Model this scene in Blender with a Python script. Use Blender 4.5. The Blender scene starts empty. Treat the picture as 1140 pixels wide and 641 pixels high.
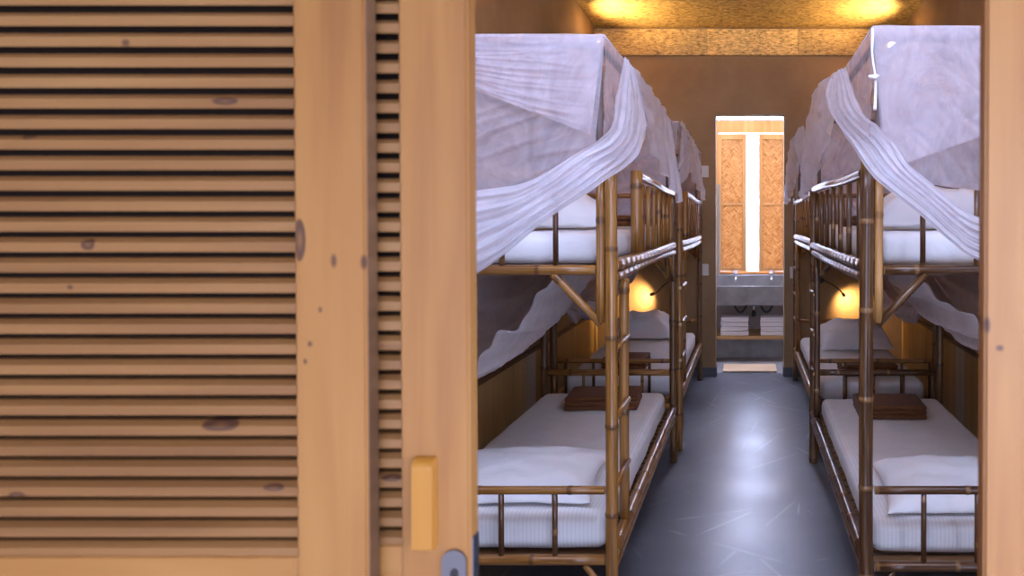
import bpy, bmesh, math, random
from mathutils import Vector, Matrix, noise

rng = random.Random(7)
SC = bpy.context.scene
COL = SC.collection
PI = math.pi

# ------------------------------------------------------------------ helpers
def V(*a): return Vector(a)

def tag(o, label=None, cat=None, group=None, kind=None):
    if label: o['label'] = label
    if cat: o['category'] = cat
    if group: o['group'] = group
    if kind: o['kind'] = kind
    return o

def empty(name, loc, label, cat, group=None, kind=None):
    o = bpy.data.objects.new(name, None)
    o.empty_display_size = .1
    COL.objects.link(o)
    o.location = loc
    return tag(o, label, cat, group, kind)

def origin_of(o):
    p = Vector((0, 0, 0))
    while o is not None:
        p += o.location
        o = o.parent
    return p

class MB:
    """collects shapes in world coordinates; build() links them as one mesh object"""
    def __init__(s):
        s.bm = bmesh.new()
        s.uv = s.bm.loops.layers.uv.new('UVMap')

    def box(s, lo, hi, rot=None, pivot=None):
        lo, hi = Vector(lo), Vector(hi)
        vs = [s.bm.verts.new((x, y, z)) for x in (lo.x, hi.x) for y in (lo.y, hi.y) for z in (lo.z, hi.z)]
        for f in ((0, 1, 3, 2), (4, 6, 7, 5), (0, 4, 5, 1), (2, 3, 7, 6), (0, 2, 6, 4), (1, 5, 7, 3)):
            s.bm.faces.new([vs[i] for i in f])
        if rot is not None:
            c = Vector(pivot) if pivot is not None else (lo + hi) / 2
            for v in vs: v.co = c + rot @ (v.co - c)
        return vs

    def bbox(s, lo, hi, bev=.003, seg=2, rot=None, pivot=None):
        vs = s.box(lo, hi, rot, pivot)
        es = {e for v in vs for e in v.link_edges}
        bmesh.ops.bevel(s.bm, geom=list(es), offset=bev, segments=seg, affect='EDGES', clamp_overlap=True)

    def rbox(s, lo, hi, r, n=(8, 8, 4), amp=0., freq=3., seed=0., crown=0.):
        """a soft block: box with rounded edges, surface subdivided and gently uneven"""
        lo, hi = Vector(lo), Vector(hi)
        c, h = (lo + hi) / 2, (hi - lo) / 2
        r = min(r, h.x, h.y, h.z)
        inn = Vector((h.x - r, h.y - r, h.z - r))
        cache = {}
        def ticks(k, a):
            hh, ii = h[a], inn[a]
            base = [-hh + 2 * hh * i / k for i in range(k + 1)]
            ex = [-hh + r * .15, -hh + r * .45, -hh + r, hh - r, hh - r * .45, hh - r * .15]
            return sorted(set([round(t, 6) for t in base + ex if abs(t) <= hh + 1e-9]))
        T = [ticks(n[a], a) for a in range(3)]
        def vert(p):
            k = (round(p[0], 5), round(p[1], 5), round(p[2], 5))
            if k in cache: return cache[k]
            P = Vector(p)
            q = Vector([max(-inn[a], min(inn[a], P[a])) for a in range(3)])
            d = P - q
            P2 = q + d.normalized() * r if d.length > 1e-9 else P
            if crown: P2.z += crown * (1 - (P.x / h.x) ** 2) * (1 - (P.y / h.y) ** 4) * (1 if P.z > 0 else 0)
            w = c + P2
            if amp:
                nn = noise.noise(Vector((w.x * freq + seed, w.y * freq, w.z * freq))) + .5 * noise.noise(Vector((w.x * freq * 2.7, w.y * freq * 2.7 + seed, w.z * freq * 2.7)))
                dr = d.normalized() if d.length > 1e-9 else Vector((0, 0, 1 if P.z > 0 else -1))
                w = w + dr * nn * amp
            cache[k] = s.bm.verts.new(w)
            return cache[k]
        for a in range(3):
            b, e = [(1, 2), (2, 0), (0, 1)][a]
            for sg in (-1, 1):
                for i in range(len(T[b]) - 1):
                    for j in range(len(T[e]) - 1):
                        qs = []
                        for (u, v) in ((i, j), (i + 1, j), (i + 1, j + 1), (i, j + 1)):
                            p = [0, 0, 0]; p[a] = sg * h[a]; p[b] = T[b][u]; p[e] = T[e][v]
                            qs.append(vert(p))
                        if sg < 0: qs.reverse()
                        if len(set(qs)) == 4:
                            try: s.bm.faces.new(qs)
                            except ValueError: pass

    def tube(s, pts, r, seg=10, cap=True, vs_=None):
        pts = [Vector(p) for p in pts]
        if not isinstance(r, (list, tuple)): r = [r] * len(pts)
        rings, up = [], None
        L = 0.
        for i, p in enumerate(pts):
            d = (pts[min(i + 1, len(pts) - 1)] - pts[max(i - 1, 0)]).normalized()
            if up is None:
                up = Vector((0, 0, 1)) if abs(d.z) < .9 else Vector((0, 1, 0))
            a = d.cross(up).normalized(); b = a.cross(d).normalized(); up = b
            if i: L += (p - pts[i - 1]).length
            v = vs_[i] if vs_ else L
            rings.append(([s.bm.verts.new(p + (a * math.cos(2 * PI * k / seg) + b * math.sin(2 * PI * k / seg)) * r[i]) for k in range(seg)], v))
        for (A, va), (B, vb) in zip(rings, rings[1:]):
            for k in range(seg):
                f = s.bm.faces.new((A[k], A[(k + 1) % seg], B[(k + 1) % seg], B[k]))
                f.smooth = True
                for lp, uv in zip(f.loops, ((k / seg, va), ((k + 1) / seg, va), ((k + 1) / seg, vb), (k / seg, vb))):
                    lp[s.uv].uv = uv
        if cap:
            for ring, rev in ((rings[0][0], True), (rings[-1][0], False)):
                f = s.bm.faces.new(list(reversed(ring)) if rev else ring)
                for lp in f.loops: lp[s.uv].uv = (0, -9.)
        return rings

    def bamboo(s, p0, p1, r, spacing=.28, bow=0., seg=12, taper=.0):
        p0, p1 = Vector(p0), Vector(p1)
        L = (p1 - p0).length
        d = (p1 - p0) / L
        side = d.cross(Vector((.3, .7, .2))).normalized()
        ph = rng.random()
        ts = {0., L}
        k = 0
        nodes = []
        t = -ph * spacing
        while t < L:
            if t > .02 and t < L - .02: nodes.append(t)
            t += spacing * (1 + .0)
        for t in nodes:
            for o in (-.012, -.005, 0., .005, .012): ts.add(min(L, max(0, t + o)))
        m = max(2, int(L / .12))
        for i in range(1, m): ts.add(L * i / m)
        ts = sorted(ts)
        pts, rr, vv = [], [], []
        b2 = bow * (rng.random() * .8 + .4) * rng.choice((-1, 1))
        for t in ts:
            dn = min([abs(t - q) for q in nodes] or [9])
            g = 1.10 if dn < .002 else (1.07 if dn < .0065 else (1.0 if dn < .013 else 1.0))
            pts.append(p0 + d * t + side * b2 * math.sin(PI * t / L))
            rr.append(r * g * (1 - taper * t / L))
            vv.append((t + ph * spacing) / spacing)
        s.tube(pts, rr, seg, True, vv)

    def prism(s, poly, axis, a, b):
        """poly: 2-D points in the two other axes (cyclic order), extruded from a to b along axis"""
        def mk(p, q):
            c = [0, 0, 0]; c[axis] = q
            o = [i for i in range(3) if i != axis]
            c[o[0]], c[o[1]] = p
            return s.bm.verts.new(c)
        A = [mk(p, a) for p in poly]; B = [mk(p, b) for p in poly]
        n = len(poly)
        for i in range(n): s.bm.faces.new((A[i], A[(i + 1) % n], B[(i + 1) % n], B[i]))
        s.bm.faces.new(list(reversed(A))); s.bm.faces.new(B)

    def grid(s, fn, nu, nv, smooth=True):
        g = [[s.bm.verts.new(fn(i / nu, j / nv)) for j in range(nv + 1)] for i in range(nu + 1)]
        for i in range(nu):
            for j in range(nv):
                f = s.bm.faces.new((g[i][j], g[i + 1][j], g[i + 1][j + 1], g[i][j + 1]))
                f.smooth = smooth
                for lp, (a, b) in zip(f.loops, ((i, j), (i + 1, j), (i + 1, j + 1), (i, j + 1))):
                    lp[s.uv].uv = (a / nu, b / nv)
        return g

    def lathe(s, prof, c, axis='Z', seg=20):
        c = Vector(c)
        rings = []
        for (r, h) in prof:
            ring = []
            for k in range(seg):
                a = 2 * PI * k / seg
                x, y = max(r, 1e-4) * math.cos(a), max(r, 1e-4) * math.sin(a)
                p = {'Z': (x, y, h), 'Y': (x, h, y), 'X': (h, x, y)}[axis]
                ring.append(s.bm.verts.new(c + Vector(p)))
            rings.append(ring)
        for A, B in zip(rings, rings[1:]):
            for k in range(seg):
                f = s.bm.faces.new((A[k], A[(k + 1) % seg], B[(k + 1) % seg], B[k])); f.smooth = True
        s.bm.faces.new(list(reversed(rings[0]))); s.bm.faces.new(rings[-1])

    def build(s, name, mat, parent=None, smooth=None):
        bmesh.ops.recalc_face_normals(s.bm, faces=s.bm.faces[:])
        if smooth is not None:
            for f in s.bm.faces: f.smooth = smooth
        if parent is not None:
            org = origin_of(parent)
        else:
            xs = [v.co for v in s.bm.verts]
            lo = Vector([min(p[a] for p in xs) for a in range(3)]); hi = Vector([max(p[a] for p in xs) for a in range(3)])
            org = Vector(((lo.x + hi.x) / 2, (lo.y + hi.y) / 2, lo.z))
        for v in s.bm.verts: v.co -= org
        me = bpy.data.meshes.new(name)
        s.bm.to_mesh(me); s.bm.free()
        me.materials.append(mat)
        o = bpy.data.objects.new(name, me)
        COL.objects.link(o)
        if parent is not None: o.parent = parent
        else: o.location = org
        return o

def catmull(P, t):
    n = len(P) - 1
    x = t * n
    i = min(int(x), n - 1)
    f = x - i
    p0, p1, p2, p3 = P[max(i - 1, 0)], P[i], P[i + 1], P[min(i + 2, n)]
    return .5 * ((2 * p1) + (p2 - p0) * f + (2 * p0 - 5 * p1 + 4 * p2 - p3) * f * f + (3 * p1 - p0 - 3 * p2 + p3) * f ** 3)

def drape(name, mat, parent, st, nu=60, nv=40, along=0., fa=6, across=0., fc=8, bulge=(0, 0, 0), seed=0., crumple=.006):
    """hanging cloth between an upper and a lower edge; folds run along the length (along) or down (across)"""
    T = [Vector(a) for a, b in st]; B = [Vector(b) for a, b in st]
    bulge = Vector(bulge)
    def fn(u, v):
        t, b = catmull(T, u), catmull(B, u)
        t2, b2 = catmull(T, min(1, u + .01)), catmull(B, min(1, u + .01))
        p = t.lerp(b, v)
        du = t2.lerp(b2, v) - p
        if du.length < 1e-6: du = p - catmull(T, u - .01).lerp(catmull(B, u - .01), v)
        n = du.cross(b - t)
        n = n.normalized() if n.length > 1e-9 else Vector((0, -1, 0))
        w = (b - t).length
        q = noise.noise(Vector((u * 3 + seed, v * 1.2, seed)))
        q2 = noise.noise(Vector((u * 2.2, v * 5 + seed, 3.3)))
        off = along * min(1, w / .2) * min(1., .12 + v * 4) * (math.sin(2 * PI * (fa * v + .8 * q)) + .5 * math.sin(2 * PI * (fa * 2.3 * v + 1.3 * q + seed)))
        off += across * (.35 + .65 * v) * (math.sin(2 * PI * (fc * u + .7 * q2)) + .45 * math.sin(2 * PI * (fc * 2.1 * u + q2 + seed)))
        off += crumple * noise.noise(p * 14 + Vector((seed, 0, 0))) + crumple * .5 * noise.noise(p * 34)
        return p + n * off + bulge * math.sin(PI * v) * (1 if True else 0)
    m = MB(); m.grid(fn, nu, nv)
    return m.build(name, mat, parent)

# ------------------------------------------------------------------ materials
def new_mat(name):
    m = bpy.data.materials.new(name); m.use_nodes = True
    nt = m.node_tree
    b = nt.nodes['Principled BSDF']
    return m, nt, b

def N(nt, typ, **kw):
    n = nt.nodes.new(typ)
    for k, v in kw.items():
        if k.startswith('i_'): n.inputs[k[2:]].default_value = v
        else: setattr(n, k, v)
    return n

def ramp(nt, stops):
    r = N(nt, 'ShaderNodeValToRGB')
    e = r.color_ramp.elements
    while len(e) < len(stops): e.new(.5)
    for el, (p, c) in zip(e, stops):
        el.position = p; el.color = (*c, 1) if len(c) == 3 else c
    return r

def coords(nt, scale, kind='Object', rnd=True):
    tc = N(nt, 'ShaderNodeTexCoord')
    mp = N(nt, 'ShaderNodeMapping')
    mp.inputs['Scale'].default_value = scale
    nt.links.new(tc.outputs[kind], mp.inputs['Vector'])
    if rnd:
        oi = N(nt, 'ShaderNodeObjectInfo')
        mu = N(nt, 'ShaderNodeMath', operation='MULTIPLY'); mu.inputs[1].default_value = 37.
        nt.links.new(oi.outputs['Random'], mu.inputs[0])
        cb = N(nt, 'ShaderNodeCombineXYZ')
        for i in range(3): nt.links.new(mu.outputs[0], cb.inputs[i])
        nt.links.new(cb.outputs[0], mp.inputs['Location'])
    return mp.outputs[0]

def bump(nt, b, src, strength, dist=.01):
    bp = N(nt, 'ShaderNodeBump'); bp.inputs['Strength'].default_value = strength; bp.inputs['Distance'].default_value = dist
    nt.links.new(src, bp.inputs['Height']); nt.links.new(bp.outputs[0], b.inputs['Normal'])

def plain(name, col, rough=.5, metal=0., spec=.5):
    m, nt, b = new_mat(name)
    b.inputs['Base Color'].default_value = (*col, 1); b.inputs['Roughness'].default_value = rough
    b.inputs['Metallic'].default_value = metal; b.inputs['Specular IOR Level'].default_value = spec
    return m

def mottled(name, c1, c2, scale=3., rough=.8, detail=6., bmp=.1, c3=None):
    m, nt, b = new_mat(name)
    v = coords(nt, (1, 1, 1), rnd=False)
    n = N(nt, 'ShaderNodeTexNoise'); n.inputs['Scale'].default_value = scale; n.inputs['Detail'].default_value = detail
    n.inputs['Roughness'].default_value = .6
    nt.links.new(v, n.inputs['Vector'])
    r = ramp(nt, [(.3, c1), (.7, c2)] if c3 is None else [(.28, c1), (.5, c2), (.72, c3)])
    nt.links.new(n.outputs['Fac'], r.inputs[0]); nt.links.new(r.outputs[0], b.inputs['Base Color'])
    b.inputs['Roughness'].default_value = rough
    if bmp: bump(nt, b, n.outputs['Fac'], bmp)
    return m

def wood(name, cols, axis=2, rough=.5, knots=(), freq=28., bands=1.):
    """planed softwood: grain stretched along one axis, a few dark knots at given points (object x,z)"""
    m, nt, b = new_mat(name)
    sc = [freq, freq, freq]; sc[axis] = freq * .05
    v = coords(nt, tuple(sc))
    n = N(nt, 'ShaderNodeTexNoise'); n.inputs['Scale'].default_value = 1.; n.inputs['Detail'].default_value = 5; n.inputs['Distortion'].default_value = .6
    nt.links.new(v, n.inputs['Vector'])
    sc2 = [2.2 * bands, 2.2 * bands, 2.2 * bands]; sc2[axis] *= .25
    v2 = coords(nt, tuple(sc2))
    n2 = N(nt, 'ShaderNodeTexNoise'); n2.inputs['Scale'].default_value = 2.; n2.inputs['Detail'].default_value = 3
    nt.links.new(v2, n2.inputs['Vector'])
    mx = N(nt, 'ShaderNodeMath', operation='MULTIPLY_ADD'); mx.inputs[1].default_value = .45
    ad = N(nt, 'ShaderNodeMath', operation='MULTIPLY'); ad.inputs[1].default_value = .55
    nt.links.new(n2.outputs['Fac'], ad.inputs[0])
    nt.links.new(n.outputs['Fac'], mx.inputs[0]); nt.links.new(ad.outputs[0], mx.inputs[2])
    r = ramp(nt, [(.33, cols[0]), (.5, cols[1]), (.66, cols[2])])
    nt.links.new(mx.outputs[0], r.inputs[0])
    out = r.outputs[0]
    tc = N(nt, 'ShaderNodeTexCoord')
    for (kx, kz, rx, rz) in knots:
        mp = N(nt, 'ShaderNodeMapping'); mp.vector_type = 'TEXTURE'
        mp.inputs['Location'].default_value = (kx, 0, kz); mp.inputs['Scale'].default_value = (rx, 1e3, rz)
        nt.links.new(tc.outputs['Object'], mp.inputs['Vector'])
        ln = N(nt, 'ShaderNodeVectorMath', operation='LENGTH'); nt.links.new(mp.outputs[0], ln.inputs[0])
        an = N(nt, 'ShaderNodeMath', operation='MULTIPLY_ADD'); an.inputs[1].default_value = .5; nt.links.new(n.outputs['Fac'], an.inputs[0])
        nt.links.new(ln.outputs['Value'], an.inputs[2])
        kr = ramp(nt, [(.35, (.55, .55, .55)), (.75, (1, 1, 1)), (1.0, (.75,) * 3), (1.25, (0, 0, 0))] if rx > .008 else [(.6, (.85,) * 3), (1.2, (0, 0, 0))])
        # the ramp only spans 0..1, so halve the distance
        hv = N(nt, 'ShaderNodeMath', operation='MULTIPLY'); hv.inputs[1].default_value = .6
        nt.links.new(an.outputs[0], hv.inputs[0])
        for el in kr.color_ramp.elements: el.position = min(1, el.position * .7)
        nt.links.new(hv.outputs[0], kr.inputs[0])
        mix = N(nt, 'ShaderNodeMix', data_type='RGBA')
        nt.links.new(kr.outputs[0], mix.inputs['Factor']); nt.links.new(out, mix.inputs['A'])
        mix.inputs['B'].default_value = (.065, .026, .014, 1)
        out = mix.outputs['Result']
    nt.links.new(out, b.inputs['Base Color'])
    b.inputs['Roughness'].default_value = rough
    bump(nt, b, n.outputs['Fac'], .08, .004)
    return m

def bamboo_mat(name, dark, mid, light, ring, rough=.32):
    m, nt, b = new_mat(name)
    uv = N(nt, 'ShaderNodeUVMap')
    sp = N(nt, 'ShaderNodeSeparateXYZ'); nt.links.new(uv.outputs[0], sp.inputs[0])
    oi = N(nt, 'ShaderNodeObjectInfo')
    rn = N(nt, 'ShaderNodeMath', operation='MULTIPLY'); rn.inputs[1].default_value = 23.; nt.links.new(oi.outputs['Random'], rn.inputs[0])
    # around the culm through cos / sin so that the streaks close
    ang = N(nt, 'ShaderNodeMath', operation='MULTIPLY'); ang.inputs[1].default_value = 2 * PI; nt.links.new(sp.outputs['X'], ang.inputs[0])
    co = N(nt, 'ShaderNodeMath', operation='COSINE'); nt.links.new(ang.outputs[0], co.inputs[0])
    si = N(nt, 'ShaderNodeMath', operation='SINE'); nt.links.new(ang.outputs[0], si.inputs[0])
    vz = N(nt, 'ShaderNodeMath', operation='MULTIPLY_ADD'); vz.inputs[1].default_value = .55
    nt.links.new(sp.outputs['Y'], vz.inputs[0]); nt.links.new(rn.outputs[0], vz.inputs[2])
    cb = N(nt, 'ShaderNodeCombineXYZ')
    nt.links.new(co.outputs[0], cb.inputs[0]); nt.links.new(si.outputs[0], cb.inputs[1]); nt.links.new(vz.outputs[0], cb.inputs[2])
    n = N(nt, 'ShaderNodeTexNoise'); n.inputs['Scale'].default_value = 2.2; n.inputs['Detail'].default_value = 6
    nt.links.new(cb.outputs[0], n.inputs['Vector'])
    r = ramp(nt, [(.30, dark), (.5, mid), (.72, light)])
    nt.links.new(n.outputs['Fac'], r.inputs[0])
    fr = N(nt, 'ShaderNodeMath', operation='FRACT'); nt.links.new(sp.outputs['Y'], fr.inputs[0])
    pp = N(nt, 'ShaderNodeMath', operation='PINGPONG'); pp.inputs[1].default_value = .5; nt.links.new(fr.outputs[0], pp.inputs[0])
    kr = ramp(nt, [(.0, (.75,) * 3), (.022, (.6,) * 3), (.035, (0, 0, 0))])
    nt.links.new(pp.outputs[0], kr.inputs[0])
    mix = N(nt, 'ShaderNodeMix', data_type='RGBA')
    nt.links.new(kr.outputs[0], mix.inputs['Factor']); nt.links.new(r.outputs[0], mix.inputs['A']); mix.inputs['B'].default_value = (*ring, 1)
    # pale sawn ends
    lt = N(nt, 'ShaderNodeMath', operation='LESS_THAN'); lt.inputs[1].default_value = -5.; nt.links.new(sp.outputs['Y'], lt.inputs[0])
    m2 = N(nt, 'ShaderNodeMix', data_type='RGBA'); nt.links.new(lt.outputs[0], m2.inputs['Factor'])
    nt.links.new(mix.outputs['Result'], m2.inputs['A']); m2.inputs['B'].default_value = (.55, .38, .20, 1)
    nt.links.new(m2.outputs['Result'], b.inputs['Base Color'])
    b.inputs['Roughness'].default_value = rough
    b.inputs['Coat Weight'].default_value = .25; b.inputs['Coat Roughness'].default_value = .15
    return m

def cloth_mat(name, c1, c2, stripes=0., axis=0, bmp=.25, scale=9., sheen=.1):
    m, nt, b = new_mat(name)
    v = coords(nt, (1, 1, 1))
    n = N(nt, 'ShaderNodeTexNoise'); n.inputs['Scale'].default_value = scale; n.inputs['Detail'].default_value = 5; n.inputs['Distortion'].default_value = .8
    nt.links.new(v, n.inputs['Vector'])
    r = ramp(nt, [(.3, c1), (.7, c2)]); nt.links.new(n.outputs['Fac'], r.inputs[0])
    out = r.outputs[0]
    if stripes:
        w = N(nt, 'ShaderNodeTexWave', wave_type='BANDS', bands_direction='XYZ'[axis]); w.inputs['Scale'].default_value = stripes
        tc = N(nt, 'ShaderNodeTexCoord'); nt.links.new(tc.outputs['Object'], w.inputs['Vector'])
        wr = ramp(nt, [(.42, (1, 1, 1)), (.58, (.93, .925, .92))]); nt.links.new(w.outputs['Fac'], wr.inputs[0])
        mix = N(nt, 'ShaderNodeMix', data_type='RGBA', blend_type='MULTIPLY'); mix.inputs['Factor'].default_value = 1.
        nt.links.new(out, mix.inputs['A']); nt.links.new(wr.outputs[0], mix.inputs['B']); out = mix.outputs['Result']
    nt.links.new(out, b.inputs['Base Color'])
    b.inputs['Roughness'].default_value = .85; b.inputs['Specular IOR Level'].default_value = .2
    b.inputs['Sheen Weight'].default_value = sheen
    bump(nt, b, n.outputs['Fac'], bmp, .012)
    return m

def net_mat(name, lo, hi, col=(.86, .84, .9), streak=(9, 9, 2.2), trans=.5, crease=.0):
    """fine mesh netting: partly see-through, denser where the weave is crumpled"""
    m = bpy.data.materials.new(name); m.use_nodes = True
    nt = m.node_tree; nt.nodes.clear()
    out = N(nt, 'ShaderNodeOutputMaterial')
    v = coords(nt, streak)
    n = N(nt, 'ShaderNodeTexNoise'); n.inputs['Scale'].default_value = 1.; n.inputs['Detail'].default_value = 6; n.inputs['Distortion'].default_value = .8; n.inputs['Roughness'].default_value = .66
    nt.links.new(v, n.inputs['Vector'])
    r = ramp(nt, [(.28, (lo,) * 3), (.75, (hi,) * 3)]); nt.links.new(n.outputs['Fac'], r.inputs[0])
    v3 = coords(nt, (2.6, 2.6, 4.2))
    n3 = N(nt, 'ShaderNodeTexNoise'); n3.inputs['Scale'].default_value = 1.; n3.inputs['Detail'].default_value = 3.; n3.inputs['Distortion'].default_value = .5
    nt.links.new(v3, n3.inputs['Vector'])
    sb = N(nt, 'ShaderNodeMath', operation='SUBTRACT'); sb.inputs[1].default_value = .5; nt.links.new(n3.outputs['Fac'], sb.inputs[0])
    ab = N(nt, 'ShaderNodeMath', operation='ABSOLUTE'); nt.links.new(sb.outputs[0], ab.inputs[0])
    cr = ramp(nt, [(0., (crease,) * 3), (.022, (0, 0, 0))]); nt.links.new(ab.outputs[0], cr.inputs[0])
    ad = N(nt, 'ShaderNodeMath', operation='ADD'); ad.use_clamp = True
    nt.links.new(r.outputs[0], ad.inputs[0]); nt.links.new(cr.outputs[0], ad.inputs[1])
    d = N(nt, 'ShaderNodeBsdfDiffuse'); d.inputs['Color'].default_value = (*col, 1)
    t = N(nt, 'ShaderNodeBsdfTranslucent'); t.inputs['Color'].default_value = (*col, 1)
    m1 = N(nt, 'ShaderNodeMixShader'); m1.inputs[0].default_value = trans
    nt.links.new(d.outputs[0], m1.inputs[1]); nt.links.new(t.outputs[0], m1.inputs[2])
    tr = N(nt, 'ShaderNodeBsdfTransparent')
    m2 = N(nt, 'ShaderNodeMixShader')
    nt.links.new(ad.outputs[0], m2.inputs[0]); nt.links.new(tr.outputs[0], m2.inputs[1]); nt.links.new(m1.outputs[0], m2.inputs[2])
    nt.links.new(m2.outputs[0], out.inputs['Surface'])
    return m

def emit(name, col, s):
    m, nt, b = new_mat(name)
    b.inputs['Base Color'].default_value = (*col, 1)
    b.inputs['Emission Color'].default_value = (*col, 1); b.inputs['Emission Strength'].default_value = s
    return m

M = {}
PINE = [(.228, .090, .020), (.318, .143, .034), (.378, .189, .050)]
M['pine_slat'] = wood('pine louvres', [(.165, .072, .021), (.245, .117, .036), (.30, .158, .053)], 0, .5,
    knots=[(.195, 1.883, .008, .007), (.137, 1.595, .011, .009), (.323, 1.335, .030, .009), (.336, 1.80, .02, .006), (.40, 1.245, .016, .005), (.03, 1.233, .014, .007), (.111, 1.534, .006, .005), (.05, 1.75, .010, .005)])
M['pine_rail'] = wood('pine rail', PINE, 0, .5)
M['plaster'] = None

def plaster():
    m, nt, b = new_mat('earth plaster')
    v = coords(nt, (1, 1, 1), rnd=False)
    n = N(nt, 'ShaderNodeTexNoise'); n.inputs['Scale'].default_value = 1.6; n.inputs['Detail'].default_value = 7; n.inputs['Roughness'].default_value = .62
    nt.links.new(v, n.inputs['Vector'])
    r = ramp(nt, [(.3, (.25, .148, .066)), (.5, (.32, .198, .092)), (.72, (.39, .255, .130))])
    nt.links.new(n.outputs['Fac'], r.inputs[0]); nt.links.new(r.outputs[0], b.inputs['Base Color'])
    b.inputs['Roughness'].default_value = .75
    bump(nt, b, n.outputs['Fac'], .12, .01)
    return m
M['plaster'] = plaster()

def osb(name, k=1.):
    m, nt, b = new_mat(name)
    v = coords(nt, (34, 60, 110), rnd=False)
    vo = N(nt, 'ShaderNodeTexVoronoi'); vo.inputs['Scale'].default_value = 1.; vo.inputs['Randomness'].default_value = 1.
    nz = N(nt, 'ShaderNodeTexNoise'); nz.inputs['Scale'].default_value = 26.; nz.inputs['Detail'].default_value = 5
    nt.links.new(v, vo.inputs['Vector'])
    tc = N(nt, 'ShaderNodeTexCoord'); nt.links.new(tc.outputs['Object'], nz.inputs['Vector'])
    sp = N(nt, 'ShaderNodeSeparateColor'); nt.links.new(vo.outputs['Color'], sp.inputs[0])
    ad = N(nt, 'ShaderNodeMath', operation='MULTIPLY_ADD'); ad.inputs[1].default_value = .5
    hf = N(nt, 'ShaderNodeMath', operation='MULTIPLY'); hf.inputs[1].default_value = .5
    nt.links.new(sp.outputs[0], ad.inputs[0]); nt.links.new(nz.outputs['Fac'], hf.inputs[0]); nt.links.new(hf.outputs[0], ad.inputs[2])
    r = ramp(nt, [(.20, (.20 * k, .115 * k, .03 * k)), (.40, (.46 * k, .29 * k, .085 * k)), (.6, (.60 * k, .39 * k, .12 * k)), (.8, (.74 * k, .52 * k, .20 * k))])
    nt.links.new(ad.outputs[0], r.inputs[0]); nt.links.new(r.outputs[0], b.inputs['Base Color'])
    b.inputs['Roughness'].default_value = .5
    bump(nt, b, ad.outputs[0], .12, .004)
    return m
M['osb'] = osb('strand board', .95)
M['osb_pale'] = osb('pale strand board', 1.42)

def floor_mat():
    m, nt, b = new_mat('polished concrete')
    tc = N(nt, 'ShaderNodeTexCoord')
    n = N(nt, 'ShaderNodeTexNoise'); n.inputs['Scale'].default_value = 2.2; n.inputs['Detail'].default_value = 7; n.inputs['Roughness'].default_value = .6
    nt.links.new(tc.outputs['Object'], n.inputs['Vector'])
    r = ramp(nt, [(.28, (.055, .060, .076)), (.5, (.115, .123, .150)), (.72, (.21, .222, .262))])
    nt.links.new(n.outputs['Fac'], r.inputs[0])
    out = r.outputs[0]
    # straight fine scuffs in several directions, each broken into short runs
    acc = None
    for k, (rot, sc) in enumerate(((.45, .52), (-.5, .61), (1.25, .47), (.12, .7), (-1.05, .5), (.8, .66))):
        mp = N(nt, 'ShaderNodeMapping'); mp.inputs['Rotation'].default_value = (0, 0, rot); mp.inputs['Location'].default_value = (k * 3.71, k * 1.37, 0)
        nt.links.new(tc.outputs['Object'], mp.inputs['Vector'])
        wv = N(nt, 'ShaderNodeTexWave', wave_type='BANDS', bands_direction='X'); wv.inputs['Scale'].default_value = sc; wv.inputs['Distortion'].default_value = .9
        wv.inputs['Detail'].default_value = 1.; wv.inputs['Detail Scale'].default_value = .7
        nt.links.new(mp.outputs[0], wv.inputs['Vector'])
        lt = ramp(nt, [(.9996, (0, 0, 0)), (.99995, (1, 1, 1))]); nt.links.new(wv.outputs['Fac'], lt.inputs[0])
        nm = N(nt, 'ShaderNodeTexNoise'); nm.inputs['Scale'].default_value = 3.2; nm.inputs['Detail'].default_value = 1.
        nt.links.new(mp.outputs[0], nm.inputs['Vector'])
        rm = ramp(nt, [(.55, (0, 0, 0)), (.7, (1, 1, 1))]); nt.links.new(nm.outputs['Fac'], rm.inputs[0])
        mm = N(nt, 'ShaderNodeMath', operation='MULTIPLY'); nt.links.new(lt.outputs[0], mm.inputs[0]); nt.links.new(rm.outputs[0], mm.inputs[1])
        if acc is None: acc = mm.outputs[0]
        else:
            mx = N(nt, 'ShaderNodeMath', operation='MAXIMUM'); nt.links.new(acc, mx.inputs[0]); nt.links.new(mm.outputs[0], mx.inputs[1]); acc = mx.outputs[0]
    n3 = N(nt, 'ShaderNodeTexNoise'); n3.inputs['Scale'].default_value = 1.3; n3.inputs['Detail'].default_value = 3; nt.links.new(tc.outputs['Object'], n3.inputs['Vector'])
    r3 = ramp(nt, [(.35, (.15,) * 3), (.62, (.7,) * 3)]); nt.links.new(n3.outputs['Fac'], r3.inputs[0])
    ml = N(nt, 'ShaderNodeMath', operation='MULTIPLY'); nt.links.new(acc, ml.inputs[0]); nt.links.new(r3.outputs[0], ml.inputs[1])
    mix = N(nt, 'ShaderNodeMix', data_type='RGBA'); nt.links.new(ml.outputs[0], mix.inputs['Factor']); nt.links.new(out, mix.inputs['A']); mix.inputs['B'].default_value = (.55, .55, .58, 1)
    nt.links.new(mix.outputs['Result'], b.inputs['Base Color'])
    rr = ramp(nt, [(.34, (.30,) * 3), (.66, (.50,) * 3)]); nt.links.new(n.outputs['Fac'], rr.inputs[0]); nt.links.new(rr.outputs[0], b.inputs['Roughness'])
    b.inputs['Specular IOR Level'].default_value = 1.
    b.inputs['Coat Weight'].default_value = .6; b.inputs['Coat Roughness'].default_value = .32; b.inputs['Coat IOR'].default_value = 1.6
    bump(nt, b, n.outputs['Fac'], .22, .008)
    return m
M['floor'] = floor_mat()

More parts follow.
